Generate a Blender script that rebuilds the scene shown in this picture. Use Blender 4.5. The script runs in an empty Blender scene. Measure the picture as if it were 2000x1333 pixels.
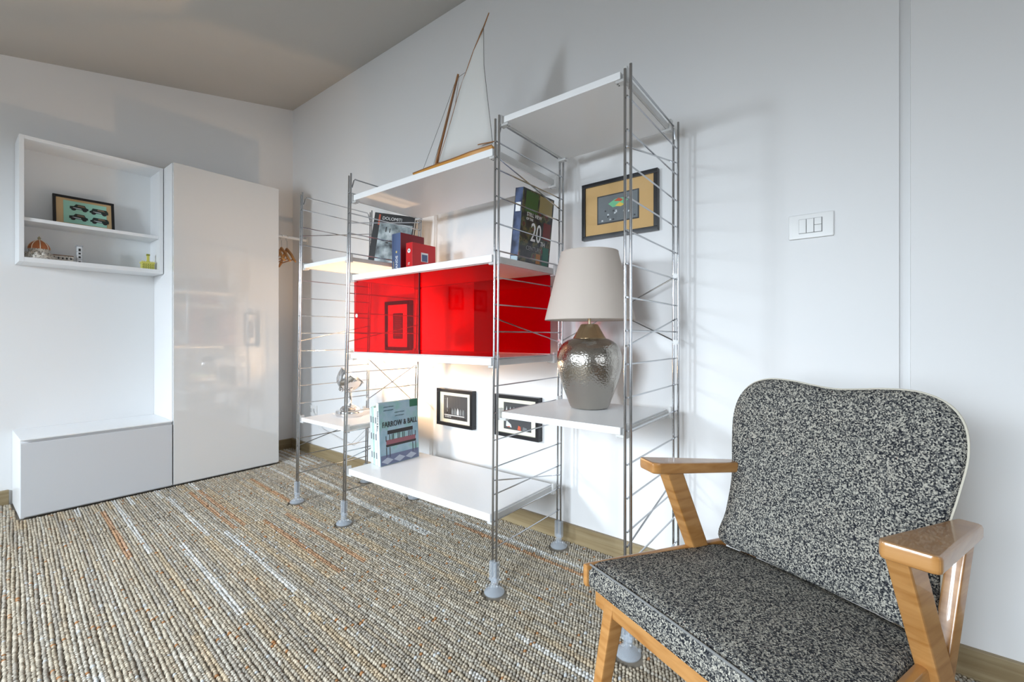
import bpy, bmesh, math, random
import numpy as np
from mathutils import Vector, Matrix
random.seed(7)
rng = np.random.RandomState(11)
S = bpy.context.scene
COL = S.collection
V = Vector
PI = math.pi
# ------------------------------------------------------------------ camera, world, light, exposure
cd = bpy.data.cameras.new('camera'); cam = bpy.data.objects.new('camera', cd); COL.objects.link(cam)
CAMH = .89
cam.location = (0, 0, CAMH); cam.rotation_euler = (PI/2, 0, math.radians(-52.5))
cd.sensor_width = 36; cd.lens = 863/2000*36; cd.shift_y = -9.5/2000; cd.clip_start = .02
S.camera = cam
S.view_settings.view_transform = 'Standard'; S.view_settings.look = 'None'
S.view_settings.gamma = 1; S.view_settings.use_curve_mapping = False
S.view_settings.exposure = 0.62
w = bpy.data.worlds.new('world'); S.world = w; w.use_nodes = True
w.node_tree.nodes['Background'].inputs[0].default_value = (.72, .85, 1, 1)
w.node_tree.nodes['Background'].inputs[1].default_value = 1.2
def area(name, loc, rot, sx, sy, power, color):
    l = bpy.data.lights.new(name, 'AREA'); l.shape = 'RECTANGLE'; l.size = sx; l.size_y = sy
    l.energy = power; l.color = color
    o = bpy.data.objects.new(name, l); COL.objects.link(o); o.location = loc; o.rotation_euler = rot
    return o
# daylight entering through the two windows of the left wall, plus an added fill lamp behind the camera
TILT = math.radians(41)      # sky light comes in slightly downwards
for nm, y, z, tl_, sz, ly_, pw in (('daylight_far_window', 2.35, 1.40, math.radians(32), .5, .34, 31), ('daylight_near_window', .55, 1.15, TILT, 1.1, .85, 46)):
    area(nm, (-1.93, y, z), (0, -PI/2+tl_, 0), sz, ly_, pw, (.80, .905, 1)).data.spread = math.radians(108)
area('fill_behind_camera', (.1, -2.26, 1.2), (PI/2-.15, 0, 0), 1.6, 1.2, 4, (1, .97, .92))  # added fill for the shelf fronts and chair, no known source

# ------------------------------------------------------------------ materials
def mat(name, col=(.8, .8, .8), rough=.5, metal=0, spec=.5, coat=0, **kw):
    m = bpy.data.materials.new(name); m.use_nodes = True
    b = m.node_tree.nodes['Principled BSDF']
    b.inputs['Base Color'].default_value = (*col, 1); b.inputs['Roughness'].default_value = rough
    b.inputs['Metallic'].default_value = metal; b.inputs['Specular IOR Level'].default_value = spec
    b.inputs['Coat Weight'].default_value = coat
    for k, v in kw.items(): b.inputs[k.replace('_', ' ')].default_value = v
    return m
def N(m, t, **kw):
    n = m.node_tree.nodes.new(t)
    for k, v in kw.items():
        if hasattr(n, k): setattr(n, k, v)
        else: n.inputs[k.replace('_', ' ')].default_value = v
    return n
def L(m, a, b): m.node_tree.links.new(a, b)
def P(m): return m.node_tree.nodes['Principled BSDF']
def coords(m, scale=(1, 1, 1), rot=(0, 0, 0), kind='Object'):
    t = N(m, 'ShaderNodeTexCoord'); mp = N(m, 'ShaderNodeMapping')
    mp.inputs['Scale'].default_value = scale; mp.inputs['Rotation'].default_value = rot
    L(m, t.outputs[kind], mp.inputs[0]); return mp.outputs[0]
def ramp(m, fac, stops):
    r = N(m, 'ShaderNodeValToRGB'); e = r.color_ramp.elements
    while len(e) < len(stops): e.new(.5)
    for i, (p, c) in enumerate(stops): e[i].position = p; e[i].color = (*c, 1)
    L(m, fac, r.inputs[0]); return r.outputs[0]
def bump(m, h, strength=.3, dist=.002):
    b = N(m, 'ShaderNodeBump'); b.inputs['Strength'].default_value = strength; b.inputs['Distance'].default_value = dist
    L(m, h, b.inputs['Height']); L(m, b.outputs[0], P(m).inputs['Normal'])
def paint(name, col, rough=.6, sc=60, st=.06, spec=.3):
    m = mat(name, col, rough, spec=spec)
    n = N(m, 'ShaderNodeTexNoise'); n.inputs['Scale'].default_value = sc; n.inputs['Detail'].default_value = 4
    L(m, coords(m), n.inputs[0]); bump(m, n.outputs[0], st, .002); return m
def wood(name, c1, c2, scale=(6, 60, 60), rough=.35, rot=(0, 0, 0), coat=.2):
    m = mat(name, c1, rough, coat=coat)
    n = N(m, 'ShaderNodeTexNoise'); n.inputs['Scale'].default_value = 1; n.inputs['Detail'].default_value = 6
    n.inputs['Distortion'].default_value = .6
    L(m, coords(m, scale, rot), n.inputs[0])
    L(m, ramp(m, n.outputs[0], [(.3, c1), (.62, c2)]), P(m).inputs['Base Color'])
    bump(m, n.outputs[0], .05, .001); return m
M = {}
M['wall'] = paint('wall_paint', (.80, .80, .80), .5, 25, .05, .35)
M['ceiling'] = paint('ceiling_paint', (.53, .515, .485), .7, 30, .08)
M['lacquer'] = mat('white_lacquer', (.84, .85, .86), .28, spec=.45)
M['gloss'] = mat('glossy_white_lacquer', (.72, .72, .715), .05, spec=.8, coat=.6)
M['inner'] = mat('cabinet_inside', (.80, .82, .83), .45)
M['shelf'] = mat('white_melamine', (.86, .865, .87), .3, spec=.4)
M['chrome'] = mat('chrome_wire', (.50, .51, .53), .15, 1)
M['chromed'] = mat('polished_chrome', (.78, .78, .79), .08, 1)
M['plastic'] = mat('clear_plastic_clip', (.80, .80, .79), .25, spec=.5, Alpha=.6)
M['footplastic'] = mat('clear_plastic_foot', (.50, .56, .63), .12, spec=.7, Alpha=.36)
M['black'] = mat('black_frame', (.012, .012, .014), .3)
M['basewood'] = wood('oak_baseboard', (.22, .155, .075), (.31, .24, .135), (2, 2, 60), .5)
M['chairwood'] = wood('honey_beech', (.34, .145, .035), (.46, .23, .075), (9, 9, 70), .3, (.5, .9, .3), .35)
M['hanger'] = mat('hanger_wood', (.50, .22, .06), .4)
M['white'] = mat('white_plastic', (.79, .79, .78), .3)
M['paper'] = mat('page_paper', (.82, .80, .76), .8)
M['shade'] = mat('linen_shade', (.56, .49, .435), .85, spec=.1)
n = N(M['shade'], 'ShaderNodeTexWave', Scale=160.); n.bands_direction = 'Z'; n.inputs['Distortion'].default_value = 1.5
L(M['shade'], coords(M['shade']), n.inputs[0]); bump(M['shade'], n.outputs[1], .15, .0006)
M['shadein'] = mat('shade_lining', (.85, .80, .74), .8)
m = M['hammered'] = mat('hammered_nickel', (.47, .44, .40), .2, 1)
n = N(m, 'ShaderNodeTexVoronoi', Scale=1.); n.feature = 'SMOOTH_F1'
L(m, coords(m, (150, 150, 190)), n.inputs[0]); bump(m, n.outputs[0], .35, .003)
M['brass'] = mat('brass_neck', (.66, .52, .34), .25, 1)
M['orange_wood'] = mat('varnished_hull', (.62, .28, .04), .35, coat=.4)
M['mast'] = mat('mast_wood', (.30, .13, .04), .5)
M['sail'] = mat('sail_cloth', (.72, .72, .70), .8)
M['rope'] = mat('dark_rope', (.10, .09, .085), .8)
M['dark'] = mat('dark_gap', (.02, .02, .02), .6)
# tweed upholstery: salt and pepper weave
m = M['tweed'] = mat('tweed_fabric', (.3, .3, .28), .95, spec=.15)
tc = coords(m, (430, 430, 430))
v1 = N(m, 'ShaderNodeTexVoronoi', Scale=1.); L(m, tc, v1.inputs[0])
n1 = N(m, 'ShaderNodeTexNoise', Scale=.9, Detail=2.); L(m, tc, n1.inputs[0])
sx = N(m, 'ShaderNodeSeparateColor'); L(m, v1.outputs['Color'], sx.inputs[0])
ad = N(m, 'ShaderNodeMath', operation='ADD'); L(m, sx.outputs[0], ad.inputs[0]); L(m, n1.outputs[0], ad.inputs[1])
sc_ = N(m, 'ShaderNodeMath', operation='MULTIPLY'); sc_.inputs[1].default_value = .5
L(m, ad.outputs[0], sc_.inputs[0])
L(m, ramp(m, sc_.outputs[0], [(.30, (.014, .016, .022)), (.42, (.075, .077, .080)), (.53, (.19, .187, .172)), (.68, (.50, .475, .41))]), P(m).inputs['Base Color'])
bump(m, v1.outputs['Distance'], .9, .003)
# tinted acrylic: passes red light, mirrors the room
def front_fresnel(nt, ior, k):
    f = nt.nodes.new('ShaderNodeFresnel'); f.inputs[0].default_value = ior
    g = nt.nodes.new('ShaderNodeNewGeometry'); i = nt.nodes.new('ShaderNodeMath'); i.operation = 'SUBTRACT'; i.inputs[0].default_value = 1
    nt.links.new(g.outputs['Backfacing'], i.inputs[1])
    p = nt.nodes.new('ShaderNodeMath'); p.operation = 'MULTIPLY'; nt.links.new(f.outputs[0], p.inputs[0]); nt.links.new(i.outputs[0], p.inputs[1])
    q = nt.nodes.new('ShaderNodeMath'); q.operation = 'MULTIPLY'; nt.links.new(p.outputs[0], q.inputs[0]); q.inputs[1].default_value = k
    return q.outputs[0]
def tinted(name, col, refl=.6, haze=.18):
    m = bpy.data.materials.new(name); m.use_nodes = True; nt = m.node_tree; nt.nodes.clear()
    o = nt.nodes.new('ShaderNodeOutputMaterial'); t = nt.nodes.new('ShaderNodeBsdfTransparent'); t.inputs[0].default_value = (*col, 1)
    g = nt.nodes.new('ShaderNodeBsdfGlossy'); g.inputs['Roughness'].default_value = .02; g.inputs[0].default_value = (1, .9, .9, 1)
    d = nt.nodes.new('ShaderNodeBsdfDiffuse'); d.inputs[0].default_value = (.54, .0, .006, 1)
    a = nt.nodes.new('ShaderNodeMixShader'); a.inputs[0].default_value = haze
    nt.links.new(t.outputs[0], a.inputs[1]); nt.links.new(d.outputs[0], a.inputs[2])
    b = nt.nodes.new('ShaderNodeMixShader'); f = front_fresnel(nt, 1.45, refl)
    nt.links.new(f, b.inputs[0]); nt.links.new(a.outputs[0], b.inputs[1]); nt.links.new(g.outputs[0], b.inputs[2])
    nt.links.new(b.outputs[0], o.inputs[0]); return m
M['redglass'] = tinted('red_acrylic', (.86, .008, .03), .75, .06)
M['redback'] = tinted('red_acrylic_back', (.7, .01, .02), .3, .6)
def flat(name, col, rough=.5): return mat(name, col, rough)

# ------------------------------------------------------------------ mesh builder
ROOT = {}
class MB:
    def __init__(s): s.bm = bmesh.new(); s.bev = False
    def _add(s, vs, fs):
        b = [s.bm.verts.new(v) for v in vs]; out = []
        for f in fs:
            try: out.append(s.bm.faces.new([b[i] for i in f]))
            except ValueError: pass
        return b, out
    def hexa(s, v8, bev=0, seg=2):   # 0-3 bottom ring, 4-7 top ring
        b, f = s._add(v8, [(3, 2, 1, 0), (4, 5, 6, 7), (0, 1, 5, 4), (1, 2, 6, 5), (2, 3, 7, 6), (3, 0, 4, 7)])
        if bev:
            s.bev = True
            es = list({e for x in f for e in x.edges})
            bmesh.ops.bevel(s.bm, geom=es, offset=bev, segments=seg, affect='EDGES', profile=.5)
        return s
    def box(s, x0, x1, y0, y1, z0, z1, bev=0, seg=2):
        return s.hexa([(x0, y0, z0), (x1, y0, z0), (x1, y1, z0), (x0, y1, z0), (x0, y0, z1), (x1, y0, z1), (x1, y1, z1), (x0, y1, z1)], bev, seg)
    def bar(s, p, q, wd, ht, side, bev=0):  # rectangular bar p->q; side = direction of width
        p, q, side = V(p), V(q), V(side); t = (q-p).normalized(); up = t.cross(side).normalized(); sd = up.cross(t).normalized()
        a, c = sd*wd/2, up*ht/2
        return s.hexa([p-a-c, p+a-c, p+a+c, p-a+c, q-a-c, q+a-c, q+a+c, q-a+c], bev)
    def tube(s, pts, r, n=10, cap=True):
        pts = [V(p) for p in pts]; rings = []
        u = None
        for i, p in enumerate(pts):
            t = (pts[min(i+1, len(pts)-1)]-pts[max(i-1, 0)]).normalized()
            if u is None:
                u = t.orthogonal().normalized()
            u = (u - t*u.dot(t)).normalized(); v = t.cross(u)
            ri = r[i] if isinstance(r, (list, tuple)) else r
            rings.append([s.bm.verts.new(p+(u*math.cos(2*PI*k/n)+v*math.sin(2*PI*k/n))*ri) for k in range(n)])
        for a, b in zip(rings, rings[1:]):
            for k in range(n): s.bm.faces.new((a[k], a[(k+1) % n], b[(k+1) % n], b[k]))
        if cap: s.bm.faces.new(rings[0][::-1]); s.bm.faces.new(rings[-1])
        return s
    def lathe(s, c, prof, n=48, axis=(0, 0, 1), cap=False):
        ax = V(axis).normalized(); u = ax.orthogonal().normalized(); v = ax.cross(u); c = V(c); rings = []
        for r, z in prof:
            rings.append([s.bm.verts.new(c+ax*z+(u*math.cos(2*PI*k/n)+v*math.sin(2*PI*k/n))*max(r, 1e-5)) for k in range(n)])
        for a, b in zip(rings, rings[1:]):
            for k in range(n): s.bm.faces.new((a[k], a[(k+1) % n], b[(k+1) % n], b[k]))
        if cap: s.bm.faces.new(rings[0][::-1]); s.bm.faces.new(rings[-1])
        return s
    def prism(s, poly, d, bev=0):   # poly: 3-D points, extruded by vector d
        d = V(d); a = [s.bm.verts.new(V(p)) for p in poly]; b = [s.bm.verts.new(V(p)+d) for p in poly]; n = len(a)
        fs = [s.bm.faces.new(a[::-1]), s.bm.faces.new(b)]
        for k in range(n): fs.append(s.bm.faces.new((a[k], a[(k+1) % n], b[(k+1) % n], b[k])))
        if bev:
            s.bev = True
            es = list({e for f in fs for e in f.edges})
            bmesh.ops.bevel(s.bm, geom=es, offset=bev, segments=2, affect='EDGES', profile=.5)
        return s
    def mesh(s, m4):
        s.bm.transform(m4); return s
    def build(s, name, m, parent=None, smooth=True, auto=True):
        me = bpy.data.meshes.new(name)
        org = ROOT.get(parent.name, V((0, 0, 0))) if parent else V((0, 0, 0))
        if not parent:
            ps = [v.co for v in s.bm.verts]
            org = V((sum(p.x for p in ps)/len(ps), sum(p.y for p in ps)/len(ps), min(p.z for p in ps)))
        bmesh.ops.recalc_face_normals(s.bm, faces=s.bm.faces)
        bmesh.ops.translate(s.bm, verts=s.bm.verts, vec=-org)
        for f in s.bm.faces: f.smooth = smooth
        if auto:
            for e in s.bm.edges:
                if len(e.link_faces) == 2 and e.calc_face_angle(0) > math.radians(38): e.smooth = False
        s.bm.to_mesh(me); s.bm.free(); me.materials.append(M[m] if isinstance(m, str) else m)
        o = bpy.data.objects.new(name, me); COL.objects.link(o)
        if s.bev:
            wn = o.modifiers.new('wn', 'WEIGHTED_NORMAL'); wn.keep_sharp = True; wn.weight = 100
        if parent: o.parent = parent; ROOT[o.name] = org
        else: o.location = org; ROOT[o.name] = org
        return o
def tag(o, label, cat, group=None):
    o['label'] = label; o['category'] = cat
    if group: o['group'] = group
    return o
def thing(name, loc, label, cat, group=None):
    o = bpy.data.objects.new(name, None); COL.objects.link(o); o.location = loc; o.empty_display_size = .05
    ROOT[o.name] = V(loc); return tag(o, label, cat, group)
def lab(o, t): o['label'] = t; return o
def struct(o): o['kind'] = 'structure'; return o
def text(s, size, origin, xdir, ydir, m, parent, name='lettering', ext=.0004, cx=True, sx=1., shear=0):
    cu = bpy.data.curves.new('t', 'FONT'); cu.body = s; cu.size = size; cu.extrude = ext; cu.resolution_u = 3
    cu.align_x = 'CENTER' if cx else 'LEFT'; cu.align_y = 'CENTER'; cu.shear = shear
    ob = bpy.data.objects.new('t', cu); COL.objects.link(ob); dg = bpy.context.evaluated_depsgraph_get()
    me = bpy.data.meshes.new_from_object(ob.evaluated_get(dg)); bpy.data.objects.remove(ob)
    x = V(xdir).normalized(); y = V(ydir).normalized(); z = x.cross(y)
    mx = Matrix((( x.x*sx, y.x, z.x, 0), (x.y*sx, y.y, z.y, 0), (x.z*sx, y.z, z.z, 0), (0, 0, 0, 1)))
    me.transform(mx); me.transform(Matrix.Translation(V(origin)-ROOT[parent.name])); me.materials.clear(); me.materials.append(M[m] if isinstance(m, str) else m)
    o = bpy.data.objects.new(name, me); COL.objects.link(o); o.parent = parent; return o

# ------------------------------------------------------------------ room shell
XW0, KW = 1.6609, .0225                 # shelf wall: x = XW0 + KW*y (1.3 degrees off square)
def wx(y): return XW0+KW*y
WD = V((KW, 1, 0)).normalized(); WN = V((-1, KW, 0)).normalized()   # along the wall, out of the wall
YF = 3.553; XL = -1.9; YB = -2.2
def ceil_z(x, y): return 2.70-.2117*(1.74-x)+.016*(y-3.55)*0
# floor
struct(MB().box(XL-.1, 1.85, YB-.1, YF+.1, -.12, -.007).build('floor', mat('floor_backing', (.22, .19, .15), .9), smooth=False))
# right (shelf) wall, split by the shallow vertical groove
def wall_seg(y0, y1, off, th=.15):
    return [(wx(y0)+off, y0, 0), (wx(y0)+off+th, y0, 0), (wx(y1)+off+th, y1, 0), (wx(y1)+off, y1, 0)]
m1 = MB()
for (y0, y1, off) in ((-.108, YF+.15, 0), (-.132, -.108, .012), (YB-.1, -.132, -.002)):
    q = wall_seg(y0, y1, off)
    m1.hexa([(a, b, -.12) for a, b, c in q]+[(a, b, 2.75) for a, b, c in q])
struct(m1.build('wall_right', 'wall', smooth=False))
struct(MB().box(XL-.1, 1.9, YF, YF+.15, -.12, 2.8).build('wall_far', 'wall', smooth=False))
# left wall with two windows, back wall with an added opening for the fill lamp
def holed_wall(name, fixed, a0, a1, ztop, holes, axis):
    m = MB(); t0, t1 = fixed
    def b(u0, u1, z0, z1):
        if axis == 'y': m.box(t0, t1, u0, u1, z0, z1)
        else: m.box(u0, u1, t0, t1, z0, z1)
    cur = a0
    for (h0, h1, z0, z1) in holes:
        b(cur, h0, -.12, ztop); b(h0, h1, -.12, z0); b(h0, h1, z1, ztop); cur = h1
    b(cur, a1, -.12, ztop)
    return struct(m.build(name, 'wall', smooth=False))
holed_wall('wall_left', (XL-.1, XL), YB-.1, YF+.15, 2.2, [(.1, 1.0, .55, 1.75), (1.85, 2.85, .55, 1.75)], 'y')
holed_wall('wall_back', (YB-.15, YB), XL-.1, 1.9, 2.8, [(-.7, .9, .6, 1.8)], 'x')
def window(name, axis, f, u0, u1, z0, z1):
    m = MB()
    def b(a0, a1, c0, c1):
        if axis == 'y': m.box(f-.03, f+.01, a0, a1, c0, c1, .003)
        else: m.box(a0, a1, f-.03, f+.01, c0, c1, .003)
    b(u0, u1, z0, z0+.05); b(u0, u1, z1-.05, z1); b(u0, u0+.05, z0, z1); b(u1-.05, u1, z0, z1)
    c = (u0+u1)/2; b(c-.03, c+.03, z0, z1)
    return struct(m.build(name, 'white'))
window('window_1', 'y', XL-.005, .1, 1.0, .55, 1.75); window('window_2', 'y', XL-.005, 1.85, 2.85, .55, 1.75)
window('added_back_window', 'x', YB-.005, -.7, .9, .6, 1.8)  # unseen back window, added to go with the fill lamp
# sloping ceiling: high along the shelf wall, falling to the left
z0, z1 = 2.70-.2117*(1.74-(XL-.15)), 2.70+.2117*.2
y0, y1 = YB-.2, YF+.2
dz = -.0165  # the photograph's cornice drops slightly towards the camera
def cz(x, y): return 2.70-.2117*(1.74-x)+(.0165*(y-3.55))
q = [(XL-.15, y0), (1.94, y0), (1.94, y1), (XL-.15, y1)]
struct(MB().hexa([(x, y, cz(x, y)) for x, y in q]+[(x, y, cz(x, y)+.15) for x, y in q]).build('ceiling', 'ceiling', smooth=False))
# baseboards
bb = MB()
def bseg(y0, y1):
    a, b = wx(y0), wx(y1)
    bb.hexa([(a-.016, y0, -.007), (a, y0, -.007), (b, y1, -.007), (b-.016, y1, -.007), (a-.016, y0, .075), (a, y0, .075), (b, y1, .075), (b-.016, y1, .075)], .003)
bseg(YB, YF)
struct(bb.build('baseboard_right', 'basewood'))
struct(MB().box(XL, .235, YF-.016, YF, -.007, .075, .003).box(1.47, wx(YF)-.016, YF-.016, YF, -.007, .075, .003).build('baseboard_far', 'basewood'))

# ------------------------------------------------------------------ carpet: one knot of yarn per stitch (uncountable: stuff)
def carpet():
    ang = math.radians(3.3); d = np.array([math.sin(ang), math.cos(ang)]); n = np.array([math.cos(ang), -math.sin(ang)])
    pr, pk = .0104, .0104
    ni = int(2.7/pr); nk = int(4.6/pk)
    I, K = np.meshgrid(np.arange(-46, ni), np.arange(0, nk), indexing='ij')
    I = I.ravel(); K = K.ravel()
    rs = np.random.RandomState(5)
    wob = .004*np.sin(K*.021+I*.05)+.0016*np.sin(K*.11+I*1.7)+rs.uniform(-.001, .001, K.size)
    u = I*pr+wob; v = -.6+K*pk+(I % 2)*pk*.5+rs.uniform(-.0015, .0015, I.size)
    X = u*n[0]+v*d[0]; Y = u*n[1]+v*d[1]
    depth = X*.7934+Y*.6088
    ok = (X > -.25) & (X < XW0+KW*Y-.018) & (Y < YF-.018) & (Y > -.55) & (depth > 1.02)
    ok &= ~((X > .240) & (X < 1.470) & (Y > 3.172))
    I, K, X, Y, v = I[ok], K[ok], X[ok], Y[ok], v[ok]
    # cross seams where two lengths of carpet meet
    seam = np.zeros(X.size, bool)
    for c0, i0, i1 in ((2.715, -99, 999),):
        seam |= (np.abs(v-c0-.004*np.sin(I*.4)) < .0065) & (I > i0) & (I < i1)
    keep = ~seam; I, K, X, Y, v = I[keep], K[keep], X[keep], Y[keep], v[keep]
    feet = [(1.175, 2.352), (1.175, 1.905), (1.175, .979), (1.175, .494), (1.6, 2.352), (1.6, 1.905), (1.6, .979), (1.6, .494)]
    for aa_, bb2 in ((.195, .378), (-.195, .378), (.226, -.15), (-.226, -.15)):
        feet.append((1.064+aa_*-.4202-bb2*.9074, .088+aa_*-.9074+bb2*.4202))
    keep = np.ones(X.size, bool)
    for fx_, fy_ in feet: keep &= (X-fx_)**2+(Y-fy_)**2 > .0445**2
    I, K, X, Y, v = I[keep], K[keep], X[keep], Y[keep], v[keep]
    c = X.size
    NR = 6; th = np.arange(NR)*2*PI/NR
    prof = [(0.0, 1.0), (.62, .72), (1.0, -.35)]
    jit = rs.uniform(-.25, .25, c); sz = rs.uniform(.88, 1.18, c); hh = rs.uniform(.0040, .0075, c)*1.0
    dirx = np.cos(ang*0+jit); diry = np.sin(jit)
    verts = np.zeros((c, 1+2*NR, 3))
    base_z = -.0035
    verts[:, 0] = np.stack([X, Y, base_z+hh*1.0], 1)
    for ri, (r, z) in enumerate(prof[1:]):
        for k in range(NR):
            a = .0056*r*np.cos(th[k])*sz; b = .0066*r*np.sin(th[k])*sz   # a along the row, b across
            ca, sa = np.cos(jit), np.sin(jit)
            aa = a*ca-b*sa; b2 = a*sa+b*ca
            verts[:, 1+ri*NR+k, 0] = X+aa*d[0]+b2*n[0]; verts[:, 1+ri*NR+k, 1] = Y+aa*d[1]+b2*n[1]
            verts[:, 1+ri*NR+k, 2] = base_z+hh*z
    faces = []
    for k in range(NR):
        k2 = (k+1) % NR
        faces.append((0, 1+k, 1+k2))
        faces.append((1+k, 1+NR+k, 1+NR+k2)); faces.append((1+k, 1+NR+k2, 1+k2))
    faces = np.array(faces)[:, ::-1]; nv = 1+2*NR
    F = (faces[None]+(np.arange(c)*nv)[:, None, None]).reshape(-1)
    me = bpy.data.meshes.new('carpet'); nf = F.size//3
    me.vertices.add(c*nv); me.vertices.foreach_set('co', verts.reshape(-1).astype(np.float32))
    me.loops.add(nf*3); me.loops.foreach_set('vertex_index', F.astype(np.int32))
    me.polygons.add(nf); me.polygons.foreach_set('loop_start', (np.arange(nf)*3).astype(np.int32))
    me.polygons.foreach_set('use_smooth', np.ones(nf, bool))
    # yarn colour: long streaks along each row
    rowr = {}
    base = np.array([[.49, .455, .39], [.38, .35, .30], [.54, .53, .49], [.45, .40, .32], [.36, .345, .32], [.50, .46, .385]])*.76*np.array([1.06, 1.0, .92])
    rust = np.array([.40, .20, .09]); straw = np.array([.46, .33, .18]); pale = np.array([.60, .61, .60])
    seg = (K+ (I*37) % 61)//(38+(I*13) % 30)
    h = (np.sin(I*12.9898+seg*78.233)*43758.5453) % 1.0
    h2 = (np.sin((I//2)*3.17+(K//70)*9.71)*15731.743) % 1.0
    col = base[(h*6).astype(int) % 6].copy()
    col = col*.7+base.mean(0)*.3
    f = (h2 > .965)[:, None]; col = np.where(f, col*.35+rust*.65, col)
    f = ((h2 > .86) & (h2 <= .965))[:, None]; col = np.where(f, col*.65+straw*.35, col)
    f = (h2 < .10)[:, None]; col = np.where(f, col*.4+pale*.6, col)
    col *= rs.uniform(.72, 1.22, c)[:, None]
    r2 = rs.rand(c); col = np.where((r2 > .988)[:, None], rust*.8, col); col = np.where((r2 < .02)[:, None], pale*.7, col)
    rgba = np.ones((c, nv, 4)); rgba[:, :, :3] = np.clip(col, 0, 1)[:, None, :]
    rgba[:, 1+NR:, :3] *= 1
    at = me.color_attributes.new('yarn', 'FLOAT_COLOR', 'POINT'); at.data.foreach_set('color', rgba.reshape(-1).astype(np.float32))
    me.update(); me.validate()
    m = mat('jute_yarn', (.5, .45, .4), .95, spec=.1); a = N(m, 'ShaderNodeAttribute'); a.attribute_name = 'yarn'
    L(m, a.outputs['Color'], P(m).inputs['Base Color']); me.materials.append(m)
    o = bpy.data.objects.new('carpet', me); COL.objects.link(o)
    o['kind'] = 'stuff'; tag(o, 'chunky woven jute carpet in grey, beige and rust streaks', 'carpet')
carpet()

# ------------------------------------------------------------------ white cabinets on the far wall
YC = 3.18; X0, X1, X2 = .247, .853, 1.462
t = thing('bench_cabinet', (.55, 3.36, 0), 'low white bench cabinet with one wide drawer front, left of the tall cabinet', 'cabinet')
MB().box(X0, X1-.002, YC+.02, YF-.018, .0, .381, .002).build('carcass', 'lacquer', t)
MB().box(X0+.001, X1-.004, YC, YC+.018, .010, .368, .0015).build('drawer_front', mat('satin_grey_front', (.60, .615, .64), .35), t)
MB().box(X0, X1-.002, YC+.001, YF-.001, .3815, .3885, .0015).build('worktop', 'lacquer', t)
MB().box(X0, X0+.016, YF-.018, YF-.001, .0, .381).build('rear_panel', 'lacquer', t)
t = thing('tall_cabinet', (1.16, 3.36, 0), 'tall narrow white wardrobe cabinet with high gloss door in the corner', 'cabinet')
MB().box(X1, X2, YC+.022, YF-.018, .0, 1.922, .0015).build('carcass', 'lacquer', t)
MB().box(X1+.002, X2-.001, YC, YC+.018, .010, 1.920, .0015).build('door', 'gloss', t)
MB().box(X1+.01, X2-.01, YC+.018, YC+.022, .01, 1.91).build('door_gap_shade', 'dark', t)  # dark sheet standing in for the shade in the gap behind the door
MB().box(X1, X1+.018, YF-.018, YF-.001, .0, 1.922).box(X2-.018, X2, YF-.018, YF-.001, 0, 1.922).build('rear_panel', 'lacquer', t)
YB2 = 3.352; ZB, ZT = 1.272, 1.920
t = thing('wall_cupboard', (.55, 3.45, ZB), 'open white wall cupboard with a middle shelf, above the bench', 'cupboard')
bx0, bx1 = .256, X1-.004
MB().box(bx0, bx0+.018, YB2, YF-.002, ZB, ZT, .001).build('side_panel', 'lacquer', t)
MB().box(bx1-.018, bx1, YB2, YF-.002, ZB, ZT, .001).build('side_panel', 'lacquer', t)
MB().box(bx0+.018, bx1-.018, YB2, YF-.002, ZT-.018, ZT, .001).build('top_panel', 'lacquer', t)
MB().box(bx0+.018, bx1-.018, YB2, YF-.002, ZB, ZB+.024, .001).build('bottom_panel', 'lacquer', t)
MB().box(bx0+.018, bx1-.018, YF-.012, YF-.002, ZB+.024, ZT-.018).build('back_panel', 'inner', t)
ZM = 1.503
MB().box(bx0+.0185, bx1-.0185, YB2+.012, YF-.013, ZM-.018, ZM, .001).build('middle_shelf', 'lacquer', t)

def framed(name, o, xd, zd, w_, h_, dep, bar_, mats, label, group=None, print_fn=None, inset=None):
    """o = lower left corner of the front, xd along the width, zd up; depth goes behind"""
    o = V(o); xd = V(xd).normalized(); zd = V(zd).normalized(); nd = xd.cross(zd).normalized()  # out of the front
    t = thing(name, o+xd*w_/2-nd*dep/2, label, 'picture', group)
    def slab(m, x0, x1, z0, z1, d0, d1, bev=0):
        p = [o+xd*a+zd*c-nd*b for (a, b, c) in ((x0, d0, z0), (x1, d0, z0), (x1, d1, z0), (x0, d1, z0), (x0, d0, z1), (x1, d0, z1), (x1, d1, z1), (x0, d1, z1))]
        m.hexa(p, bev)
    m = MB()
    slab(m, 0, w_, 0, bar_, 0, dep, .0012); slab(m, 0, w_, h_-bar_, h_, 0, dep, .0012)
    slab(m, 0, bar_, bar_, h_-bar_, 0, dep, .0012); slab(m, w_-bar_, w_, bar_, h_-bar_, 0, dep, .0012)
    m.build('frame', 'black', t)
    m = MB(); slab(m, bar_, w_-bar_, bar_, h_-bar_, dep*.35, dep*.9); mt = m.build('mat_board', mats[0], t)
    ix0, ix1, iz0, iz1 = inset
    m = MB(); slab(m, ix0, ix1, iz0, iz1, dep*.35-.0012, dep*.35+.001); pr = m.build('print', mats[1], t)
    def pl(x0, x1, z0, z1, mm, nm='print_detail', k=0):
        m = MB(); slab(m, x0, x1, z0, z1, dep*.35-.0019-k*.0004, dep*.35-.0012); return m.build(nm, mm, pr)
    def poly(pts, mm, nm='print_detail', k=0):
        m = MB(); m.prism([o+xd*a+zd*b-nd*(dep*.35-.0013) for a, b in pts], nd*(.0006+k*.0004)); return m.build(nm, mm, pr)
    if print_fn: print_fn(pl, poly, t, (o, xd, zd, nd))
    m = MB(); slab(m, bar_, w_-bar_, bar_, h_-bar_, dep*.2, dep*.2+.0015); m.build('glass', 'clearglass', t)
    return t
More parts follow.
